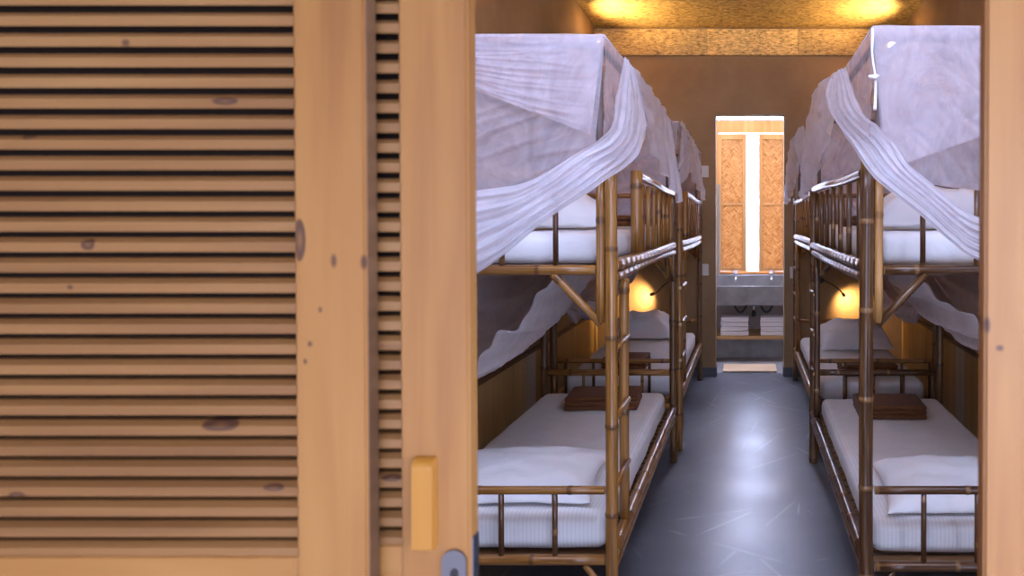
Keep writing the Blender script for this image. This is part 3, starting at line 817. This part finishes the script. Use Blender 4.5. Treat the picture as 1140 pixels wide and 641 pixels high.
# ------------------------------------------------------------------ bunk beds
def make_bunk(s, y0, y1, xa, xw, label, ladder, guard, p_r, mats, low=.37, deck=1.465):
    """s: side; y0,y1: end post centres; xa/xw: post centres on the aisle and wall side (absolute)"""
    A, W = s * xa, s * xw
    root = empty('bunk_bed', ((A + W) / 2, (y0 + y1) / 2, 0), label, 'bunk bed', 'bamboo bunk beds along the aisle')
    post_m, rail_m, pale_m, guard_m = [M[k] for k in mats]
    def part(name, segs, mat, **kw):
        m = MB()
        for p0, p1, r in segs: m.bamboo(p0, p1, r, **kw)
        return m.build(name, mat, root)
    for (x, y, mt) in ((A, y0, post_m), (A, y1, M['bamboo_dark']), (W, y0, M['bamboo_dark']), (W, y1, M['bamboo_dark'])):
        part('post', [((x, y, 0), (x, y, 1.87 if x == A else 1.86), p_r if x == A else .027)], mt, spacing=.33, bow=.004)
    # doubling pieces beside the aisle posts
    for y in (y0, y1):
        x2 = A + s * (p_r + .016)
        part('post_doubler', [((x2, y, 1.27), (x2, y, 1.83), .0165)], pale_m, spacing=.5, bow=.002)
    i = p_r + .004
    # side rails, two culms on the aisle side
    for z, r in ((low + .03, .024), (low - .022, .020)):
        part('side_rail', [((A - s * .0, y0 + i, z), (A, y1 - i, z - .03), r)], rail_m, spacing=.24, bow=.003)
    part('side_rail', [((W, y0 + .03, low), (W, y1 - .03, low), .022)], rail_m, spacing=.26)
    for z, r in ((deck + .015, .025), (deck - .032, .021)):
        part('deck_rail', [((A, y0 + i, z), (A, y1 - i, z), r)], rail_m, spacing=.115, bow=.010)
    part('deck_rail', [((W, y0 + .03, deck), (W, y1 - .03, deck), .022)], rail_m, spacing=.26)
    # ends: lower bar, head rail and uprights, on both levels
    x_in = A + s * (p_r + .002); x_out = W - s * .029
    for y, far in ((y0, 0), (y1, 1)):
        for zb, zh, hi in ((low + .012, .643, 0), (deck, 1.815, 1)):
            xi = x_in if not hi else A + s * (p_r + .034)
            part('end_bar', [((xi, y, zb), (x_out, y, zb), .019)], rail_m, spacing=.30)
            part('head_rail', [((xi, y, zh - .03 * far * (1 - hi)), (x_out, y, zh - .03 * far * (1 - hi)), .0155 + .006 * far * (1 - hi))], rail_m, spacing=.34)
            n = 4
            for k in range(n):
                x = A + s * (.212 + .2 * k) if not hi else A + s * (.205 + .2 * k)
                part('spindle', [((x, y, zb + .017), (x, y, zh - .012 - .03 * far * (1 - hi)), .0105)], M['bamboo_brown'] if not far else rail_m, spacing=.4)
        # braces under the upper bar and gussets under the lower bar
        part('brace', [((A + s * .215, y - .0, deck - .016), (A + s * (p_r + .012), y, 1.262), .0155)], rail_m, spacing=.5)
        part('brace', [((A + s * .10, y, low - .008), (A + s * (p_r), y, low - .105), .012)], rail_m, spacing=.5)
    # brace from the deck rail to the far post
    part('brace', [((A, y1 - .24, deck - .05), (A, y1 - p_r, deck - .22), .013)], rail_m, spacing=.5)
    # guard rail on the aisle side
    g0, g1, gp = guard
    dr = (1 if g1 > g0 else -1)
    if gp: part('guard_post', [((A, g0, deck + .038), (A, g0, 1.875), .0265)], pale_m if gp == 2 else guard_m, spacing=.5)
    m = MB()
    P = [Vector((A, g0 + dr * (.02 if gp else .0), 1.855)), Vector((A + s * .004, g0 + (g1 - g0) * .33, 1.852)), Vector((A, g0 + (g1 - g0) * .66, 1.832)), Vector((A, g1, 1.83))]
    pts = [catmull(P, k / 20) for k in range(21)]
    m.tube(pts, .0215, 12, True, [k * .18 for k in range(21)]); m.build('guard_rail', rail_m, root)
    n = 7
    for k in range(n):
        y = g0 + (g1 - g0) * ((k + .75) / (n + .3))
        part('guard_spindle', [((A, y, deck + .036), (A, y, 1.822), .0125 if k else .014)], guard_m, spacing=.45)
    # ladder: one stile and rungs to the post
    yl, py = ladder
    part('ladder_stile', [((A, yl, low + .056 - .03 * (yl - y0) / (y1 - y0)), (A, yl, deck - .056), .0205)], post_m if s < 0 else guard_m, spacing=.5, bow=.003)
    d = 1 if yl > py else -1
    for z in (.655, .91, 1.17):
        part('rung', [((A - s * .012, yl + d * .012, z), (A - s * .012, py - d * ((p_r + .012) if y0 > 4 or s > 0 else -.006), z), .0125)], rail_m, spacing=.6)
    # slatted decks
    for z in (low - .01, deck + .002):
        m = MB()
        k = y0 + .09
        while k < y1 - .06:
            m.bbox((min(A + s * .03, W - s * .03), k, z - .012), (max(A + s * .03, W - s * .03), k + .055, z - .001), .003, 1)
            k += .085
        m.build('deck_slats', rail_m, root)
    zc = 2.288 if (s < 0 and y0 < 4) else 2.312
    # slender canopy poles that carry the net
    for (x, y) in ((A, y0), (A, y1), (W, y0), (W, y1)):
        zt = 1.848
        x = x + s * .034 if x == A else x - s * .036; y = y - .03 if y == y0 else y - .036
        part('canopy_pole', [((x, y, zt), (x, y, zc + .01), .012)], M['canopy_wood'], spacing=.6)
    a2, w2, b0, b1 = A + s * .034, W - s * .036, y0 - .03, y1 - .036
    for (p, q) in (((a2, b0), (a2, b1)), ((w2, b0), (w2, b1)), ((a2, b0), (w2, b0)), ((a2, b1), (w2, b1))):
        part('canopy_rail', [((p[0], p[1], zc), (q[0], q[1], zc), .013)], M['canopy_wood'], spacing=.6)
    return root

N0, N1, F0, F1 = 2.60, 4.76, 5.00, 7.20
BR = (('bamboo_gold', 'bamboo_gold', 'bamboo_gold', 'bamboo_gold'), ('bamboo_brown', 'bamboo_brown', 'bamboo_pale', 'bamboo_brown'))
make_bunk(-1, N0, N1, .51, 1.39, 'bamboo bunk bed nearest the doors on the left of the aisle', (2.88, N0), (3.20, N1 - .03, 2), .0235, BR[0])
make_bunk(-1, F0, F1, .495, 1.39, 'bamboo bunk bed on the left of the aisle against the end wall', (5.36, F0), (5.5, F1 - .03, 1), .025, BR[0])
make_bunk(1, N0, N1, .443, 1.30, 'dark brown bamboo bunk bed nearest the doors on the right', (4.53, N1), (N1 - .03, N0 + .03, 0), .0265, BR[1], low=.345)
make_bunk(1, F0, F1, .485, 1.34, 'bamboo bunk bed on the right of the aisle against the end wall', (F1 - .3, F1), (F0 + .03, F1 - .03, 0), .025, ('bamboo_gold', 'bamboo_gold', 'bamboo_gold', 'bamboo_gold'), low=.33)

# ------------------------------------------------------------------ bedding
def mattress(s, y0, y1, xa, xw, z0, z1, label, mat='sheet'):
    m = MB()
    x0, x1 = sorted((s * xa, s * xw))
    m.rbox((x0, y0, z0), (x1, y1, z1), .045, (22, 44, 4), .005, 5., y0 * 3 + s + z0, .006)
    o = m.build('mattress', M[mat], None, True)
    return tag(o, label, 'mattress', 'white mattresses on the bunks')

def pillow(cx, cy, z, w, d, t, label, rotz=0., tilt=0., roll=0., seed=0.):
    m = MB()
    R = Matrix.Rotation(rotz, 3, 'Z') @ Matrix.Rotation(tilt, 3, 'X') @ Matrix.Rotation(roll, 3, 'Y')
    nu, nv = 36, 28
    def shape(u, v, sg):
        a, b = 2 * u - 1, 2 * v - 1
        px = a * (1 - .075 * (1 - b * b)) if True else a
        py = b * (1 - .09 * (1 - a * a))
        prof = max(0., (1 - abs(a) ** 3.2) * (1 - abs(b) ** 3.0)) ** .55
        x, y = px * w / 2, py * d / 2
        cr = noise.noise(Vector((a * 2.1 + seed, b * 2.1, seed * .7))) * .6 + noise.noise(Vector((a * 5 + seed, b * 3.0, 4.))) * .35 - .5 * abs(noise.noise(Vector((a * 3.2 + b * 1.8 + seed, b * 5.5 - a, 7.))))
        edge = (1 - prof)
        h = prof * t * (.82 if sg > 0 else .18) * (1 + .30 * cr * (1 if sg > 0 else 0))
        h += .006 * edge * math.sin(9 * a + 5 * b + seed) * (1 if prof < .5 else 0) * prof
        hem = .010 * noise.noise(Vector((a * 4 + seed, b * 4, 9.)))
        return Vector((x, y, sg * h + t * .18 + hem * edge))
    top = [[None] * (nv + 1) for _ in range(nu + 1)]; bot = [[None] * (nv + 1) for _ in range(nu + 1)]
    def warp(t_): return .5 - .5 * math.cos(PI * t_) if False else t_
    for i in range(nu + 1):
        for j in range(nv + 1):
            u = .5 + .5 * math.sin(PI * (i / nu - .5)); v = .5 + .5 * math.sin(PI * (j / nv - .5))
            top[i][j] = m.bm.verts.new(shape(u, v, 1))
            bot[i][j] = top[i][j] if i in (0, nu) or j in (0, nv) else m.bm.verts.new(shape(u, v, -1))
    for g, fl in ((top, 0), (bot, 1)):
        for i in range(nu):
            for j in range(nv):
                q = [g[i][j], g[i + 1][j], g[i + 1][j + 1], g[i][j + 1]]
                if fl: q.reverse()
                try: m.bm.faces.new(q)
                except ValueError: pass
    for v in m.bm.verts: v.co = R @ v.co
    zmin = min(v.co.z for v in m.bm.verts)
    for v in m.bm.verts: v.co += Vector((cx, cy, z - zmin + .001))
    o = m.build('pillow', M['pillow'], None, True)
    return tag(o, label, 'pillow', 'white pillows on the bunks')

ML = (.365, .53); MR = (.342, .485); MF = (.325, .48)
mattress(-1, 2.69, 4.60, .546, 1.34, .370, .520, 'white sheeted mattress on the near left lower bunk')
mattress(1, 2.70, 4.60, .479, 1.25, .348, .485, 'white sheeted mattress on the near right lower bunk')
mattress(-1, 5.08, 7.05, .532, 1.33, .370, .522, 'white sheeted mattress on the far left lower bunk')
mattress(1, 5.08, 7.05, .524, 1.29, .333, .472, 'white sheeted mattress on the far right lower bunk')
mattress(-1, 2.70, 4.64, .56, 1.33, 1.478, 1.605, 'white sheeted mattress on the near left upper bunk', 'sheet_plain')
mattress(1, 2.70, 4.64, .50, 1.24, 1.478, 1.605, 'white sheeted mattress on the near right upper bunk', 'sheet_plain')
mattress(-1, 5.1, 7.05, .545, 1.33, 1.478, 1.605, 'white sheeted mattress on the far left upper bunk', 'sheet_plain')
mattress(1, 5.1, 7.05, .535, 1.28, 1.478, 1.605, 'white sheeted mattress on the far right upper bunk', 'sheet_plain')
pillow(-.965, 2.97, .530, .68, .52, .105, 'white pillow at the near end of the near left lower bunk', .03, .05, 0, 1.3)
pillow(.875, 2.95, .494, .64, .50, .11, 'white pillow at the near end of the near right lower bunk', -.05, .06, 0, 5.1)
pillow(-1.0, 6.72, .537, .60, .42, .21, 'plump white pillow at the far end of the far left lower bunk', 0, .25, 0, 2.2)
pillow(.965, 6.45, .487, .66, .46, .21, 'plump white pillow at the far end of the far right lower bunk', .06, .25, 0, 8.4)
pillow(-.90, 3.0, 1.615, .62, .44, .15, 'white pillow on the near left upper bunk under the net', .25, .12, 0, 3.7)
pillow(.80, 2.98, 1.615, .56, .44, .16, 'white pillow on the near right upper bunk under the net', -.15, .10, 0, 6.6)
def blanket(x0, x1, y0, y1, z, label, rot, n=3, t=.026):
    o = slab_cloth('folded_blanket', M['brown_cloth'], x0, x1, y0, y1, z, n, t, x0 * 7 + y0, rot)
    tag(o, label, 'blanket', 'brown folded blankets on the bunks')
blanket(-1.09, -.66, 4.10, 4.40, .531, 'brown folded blanket at the far end of the near left lower bunk', .05)
blanket(.645, 1.04, 4.04, 4.35, .496, 'brown folded blanket at the far end of the near right lower bunk', -.03)
blanket(-1.10, -.765, 5.22, 5.5, .536, 'brown folded blanket at the near end of the far left lower bunk', .0)
blanket(.70, 1.12, 5.22, 5.5, .486, 'brown folded blanket at the near end of the far right lower bunk', .04)
blanket(-.90, -.60, 3.5, 3.78, 1.619, 'brown folded blanket on the near left upper bunk behind the pillow', 0., 2, .028)
blanket(.545, .85, 3.5, 3.76, 1.619, 'brown folded blanket on the near right upper bunk behind the pillow', 0., 2, .028)

# ------------------------------------------------------------------ mosquito nets over the upper bunks
def panel(name, mat, parent, c00, c10, c11, c01, nu=90, nv=64, amp=.006, seed=0.):
    a, b_, c, d = [Vector(p) for p in (c00, c10, c11, c01)]
    n = (b_ - a).cross(d - a).normalized()
    def fn(u, v):
        p = a.lerp(b_, u).lerp(d.lerp(c, u), v)
        w = math.sin(PI * min(1, u * 1.0)) * 1.
        k = noise.noise(Vector((u * 9 + seed, v * 2, seed))) + .6 * noise.noise(Vector((u * 4, v * 7 + seed, 2.)))
        a_ = (u * 1.0 + v * .55) * 1.6; c_ = (v - u * .45) * 9
        if a.x > 0: a_, c_ = (v + u * .5) * 1.5, (u - v * .35) * 8
        rg = (1 - abs(noise.noise(Vector((a_ + seed, c_, seed * 2.3))))) ** 9 + .7 * (1 - abs(noise.noise(Vector((c_ * .8 + seed, a_ * 1.7, seed))))) ** 9
        edge = min(1., 6 * u, 6 * (1 - u), 6 * v)
        return p + n * (amp * k + .011 * (rg - .6) * edge * (amp / .009))
    m = MB(); m.grid(fn, nu, nv)
    return m.build(name, mat, parent)

def bed_net(s, y0, y1, xa, xw, swag, tail, flap, label, top=2.34, ribbon=True, wb=1.66, lining=None):
    root = empty('mosquito_net', (s * (xa + xw) / 2, (y0 + y1) / 2, 1.6), label, 'mosquito net', 'white mosquito nets over the upper bunks')
    A, W = s * xa, s * xw
    panel('canopy_top', M['net'], root, (A, y0, top), (W, y0, top), (W, y1, top), (A, y1, top), amp=.008)
    panel('end_panel', M['net'], root, (A, y0, top), (W, y0, top), (W, y0 + .01, wb + .03), (A + s * .05, y0 + .012, 1.80), 100, 70, .009, 1.)
    panel('end_panel', M['net'], root, (A, y1, top), (W, y1, top), (W, y1, wb), (A, y1, wb), 60, 40, .009, 2.)
    panel('wall_panel', M['net'], root, (W, y0, top), (W, y1, top), (W, y1, wb), (W, y0, wb), 60, 40, .009, 3.)
    if flap: # a second thickness of net hanging over the end, with a slanting hem
        panel('overlap', M['net'], root, (A, y0 - .030, top), (W, y0 - .030, top), (W, y0 - .034, flap[1]), (A + s * .05, y0 - .020, flap[0]), 100, 60, .008, 5.)
    # hem tape round the top edge
    m = MB()
    hp = [Vector((A + (W - A) * k / 60, y0 - .005 + .002 * noise.noise(Vector((k * .9, s, 0))), top + .003 * noise.noise(Vector((k * .7, y0, 3.))))) for k in range(61)]
    m.tube(hp, .004, 6); m.tube([(A, y0, top), (A, y1, top)], .0025, 6); m.build('hem', M['net_thick'], root)
    k = swag[0]
    # the sheer corner between the near pole and the gather
    c = Vector(swag[0][0])
    drape('side_panel', M['net'], root, [((A, y0, top), (A, y0 + .0, 1.95)), ((A, (y0 + c.y) / 2, top), (A, (y0 + c.y) / 2, 2.02)), ((c.x, c.y + .08, top - .01), (c.x, c.y + .05, c.z - .13))], 20, 20, 0, 5, .006, 3, seed=2., crumple=.003)
    drape('gathered_swag', M['net_thick'], root, swag, 90, 64, .010, 5, .0, 5, (0, 0, 0), s * 3.1 + y0, .005)
    drape('loose_tail', M['net_thick'], root, tail, 60, 40, .0, 3, .016, 5, (0, 0, 0), y0 * 1.7, .004)
    if ribbon:
        m = MB()
        rp = [(A, y0 - .02, top - .01), (A - s * .004, y0 - .03, top - .1), (A + s * .008, y0 - .028, top - .19), (A + s * .006, y0 - .03, top - .30)]
        P = [Vector(p) for p in rp]
        m.tube([catmull(P, k / 20) for k in range(21)], [.007 - .003 * math.sin(PI * k / 20) for k in range(21)], 8)
        m.tube([(A + s * .02, y0 - .034, top - .178), (A + s * .004, y0 - .042, top - .186), (A - s * .018, y0 - .034, top - .182)], [.004, .011, .005], 8)
        m.build('tie_tape', M['ribbon'], root)
    return root

L_SWAG = [((-.505, 2.86, 2.315), (-.50, 3.02, 2.30)), ((-.487, 2.58, 2.09), (-.47, 3.14, 2.12)), ((-.49, 2.47, 1.965), (-.445, 2.78, 1.91)),
          ((-.60, 2.425, 1.877), (-.512, 2.45, 1.78)), ((-.757, 2.42, 1.785), (-.695, 2.42, 1.653)), ((-.935, 2.42, 1.753), (-.935, 2.41, 1.469)), ((-1.36, 2.43, 1.70), (-1.36, 2.42, 1.25))]
L_TAIL = [((-.50, 2.90, 2.318), (-.485, 3.12, 2.15)), ((-.50, 3.3, 2.325), (-.49, 3.45, 2.07)), ((-.50, 3.7, 2.325), (-.48, 3.75, 1.94)), ((-.50, 4.0, 2.32), (-.455, 4.1, 1.86)), ((-.495, 4.2, 2.31), (-.42, 4.25, 1.76)), ((-.47, 4.34, 2.22), (-.41, 4.32, 1.79))]
R_SWAG = [((.429, 3.1, 2.325), (.41, 3.3, 2.33)), ((.42, 2.6, 2.057), (.37, 3.28, 2.243)), ((.453, 2.46, 1.98), (.37, 3.0, 2.08)), ((.51, 2.43, 1.91), (.385, 2.6, 1.927)), ((.564, 2.43, 1.837), (.44, 2.44, 1.798)),
          ((.639, 2.43, 1.775), (.598, 2.42, 1.666)), ((.748, 2.43, 1.687), (.70, 2.42, 1.578)), ((.85, 2.43, 1.645), (.82, 2.42, 1.50)), ((1.28, 2.43, 1.52), (1.28, 2.42, 1.30))]
R_TAIL = [((.42, 3.2, 2.335), (.39, 3.28, 2.12)), ((.36, 3.5, 2.335), (.392, 3.6, 2.005)), ((.355, 3.9, 2.33), (.385, 4.2, 1.87)), ((.35, 4.3, 2.2), (.36, 4.5, 1.79)), ((.35, 4.5, 2.08), (.345, 4.55, 1.80))]
def shift(st, dx, dy, dz): return [tuple((a[0] + dx, a[1] + dy, a[2] + dz) for a in pr) for pr in st]
bed_net(-1, 2.53, 4.81, .515, 1.44, L_SWAG, L_TAIL, (1.955, 2.30), 'white mosquito net over the near left upper bunk, swept aside', top=2.312, ribbon=False)
bed_net(1, 2.53, 4.81, .445, 1.37, R_SWAG, R_TAIL, (1.83, 2.14), 'white mosquito net over the near right upper bunk, tied with tape', top=2.342)
bed_net(-1, 4.93, 7.27, .49, 1.44, shift(L_SWAG, .0, 2.44, .085), shift(L_TAIL, -.01, 2.42, .08), None, 'white mosquito net over the far left upper bunk', ribbon=False)
bed_net(1, 4.93, 7.27, .49, 1.41, shift(R_SWAG, .012, 2.44, .07), shift(R_TAIL, .025, 2.42, .02), None, 'white mosquito net over the far right upper bunk', ribbon=False)

# nets of the lower bunks, tucked up under the deck
def tucked_net(s, y0, xo, st, label):
    root = [((s * (xo - a[0]), y0 + a[1], a[2]), (s * (xo - b[0]), y0 + b[1], b[2])) for a, b in st]
    back = [((s * (xo - .004), y0 + b[1], 1.435), (s * (xo - b[0]), y0 + b[1], b[2] + .01)) for a, b in st]
    o = drape('tucked_net', M['net_under'], None, root, 80, 56, .020, 3.2, 0, 5, (0, -.02, -.09), y0 + s, .008)
    drape('net_back', M['net_under'], o, back, 70, 40, .012, 2.4, 0, 5, (s * -.03, 0, 0), y0 - s, .006)
    tag(o, label, 'mosquito net', 'lower bunk nets tucked up under the decks')
NEAR_T = [((.62, .02, 1.43), (.03, .0, 1.00)), ((.60, .5, 1.43), (.02, .6, .90)), ((.55, 1.2, 1.43), (.03, 1.2, .97)), ((.46, 1.7, 1.43), (.05, 1.75, 1.10)), ((.36, 2.0, 1.43), (.12, 2.04, 1.34))]
NEAR_R = [(a, (b[0], b[1], b[2] + .16 - .06 * k)) for k, (a, b) in enumerate(NEAR_T)]
FAR_T = [((.62, .02, 1.43), (.04, .02, .98)), ((.60, .3, 1.43), (.04, .3, .86)), ((.55, .8, 1.43), (.05, .8, .88)), ((.46, 1.2, 1.43), (.07, 1.2, 1.0)), ((.36, 1.6, 1.43), (.12, 1.6, 1.30))]
tucked_net(-1, 2.66, 1.36, NEAR_T, 'grey white net bundled under the near left upper bunk')
tucked_net(1, 2.66, 1.27, NEAR_R, 'grey white net bundled under the near right upper bunk')
tucked_net(-1, 5.06, 1.36, FAR_T, 'grey white net bundled under the far left upper bunk')
tucked_net(1, 5.06, 1.31, FAR_T, 'grey white net bundled under the far right upper bunk')

# ------------------------------------------------------------------ a leafy shrub outside the washroom window
sh = empty('leafy_shrub', (.05, 11.2, -.1), 'pale green shrub seen through the gap between the window shutters', 'shrub')
m = MB(); r2 = random.Random(3)
for k in range(7):
    a = r2.random() * 6.28
    m.tube([(.05, 11.2, -.1), (.05 + .12 * math.cos(a), 11.2 + .12 * math.sin(a), 1.0), (.05 + .35 * math.cos(a), 11.2 + .35 * math.sin(a), 1.9 + .5 * r2.random())], [.008, .006, .003], 6)
m.build('stems', M['leaf'], sh)
m = MB()
for k in range(60):
    a = r2.random() * 6.28; rr = .5 * r2.random() ** .6; z = 1.5 + .9 * r2.random()
    c = Vector((.05 + rr * math.cos(a), 11.2 + rr * math.sin(a), z))
    R = Matrix.Rotation(r2.random() * 6.28, 3, 'Z') @ Matrix.Rotation(r2.uniform(-1, 1), 3, 'X')
    pts = [(0, -.05, 0), (.018, -.01, .004), (.016, .02, .004), (0, .055, -.006), (-.016, .02, .004), (-.018, -.01, .004)]
    m.bm.faces.new([m.bm.verts.new(c + R @ Vector(p)) for p in pts])
m.build('leaves', M['leaf'], sh)
m = MB(); m.box((-8, YW + .3, -.2), (8, 16, -.1)); struct('ground', m, M['terrace'], 'bright ground outside the washroom', 'ground')

# ------------------------------------------------------------------ world, camera
w = bpy.data.worlds.new('World'); SC.world = w; w.use_nodes = True
nt = w.node_tree
bg = nt.nodes['Background']; bg.inputs['Strength'].default_value = 1.
# bright hazy sky: brighter towards the sun side beyond the washroom
tc = N(nt, 'ShaderNodeTexCoord'); sp = N(nt, 'ShaderNodeSeparateXYZ'); nt.links.new(tc.outputs['Generated'], sp.inputs[0])
mr = N(nt, 'ShaderNodeMapRange'); mr.inputs['From Min'].default_value = -.1; mr.inputs['From Max'].default_value = .9
mr.inputs['To Min'].default_value = 6.; mr.inputs['To Max'].default_value = 17.
nt.links.new(sp.outputs['Y'], mr.inputs['Value'])
up = N(nt, 'ShaderNodeMapRange'); up.inputs['From Min'].default_value = .2; up.inputs['From Max'].default_value = .8; up.inputs['To Min'].default_value = 1.; up.inputs['To Max'].default_value = 1.5
nt.links.new(sp.outputs['Z'], up.inputs['Value'])
ml = N(nt, 'ShaderNodeMath', operation='MULTIPLY'); nt.links.new(mr.outputs[0], ml.inputs[0]); nt.links.new(up.outputs[0], ml.inputs[1])
vm = N(nt, 'ShaderNodeVectorMath', operation='SCALE'); vm.inputs[0].default_value = (.60, .70, 1.06)
nt.links.new(ml.outputs[0], vm.inputs['Scale']); nt.links.new(vm.outputs[0], bg.inputs['Color'])

cam = bpy.data.cameras.new('Camera'); co = bpy.data.objects.new('Camera', cam); COL.objects.link(co)
F = 780.
PITCHDOWN = math.radians(.8)
co.location = (0, 0, 1.65); co.rotation_euler = (PI / 2 - PITCHDOWN, 0, 0)
cam.sensor_width = 36.; cam.lens = F / 1140. * 36.
cam.shift_x = -(833 - 570) / 1140.
cam.shift_y = -(320.5 - 245 - F * math.tan(PITCHDOWN)) / 1140.
cam.clip_start = .05
cam.dof.use_dof = True; cam.dof.focus_distance = 3.6; cam.dof.aperture_fstop = 3.6
SC.camera = co

SC.view_settings.view_transform = 'Standard'
SC.view_settings.look = 'None'
SC.view_settings.gamma = 1.
SC.view_settings.exposure = .42
SC.view_settings.use_curve_mapping = False
SC.cycles.transparent_max_bounces = 24
SC.cycles.max_bounces = 12
SC.cycles.diffuse_bounces = 6
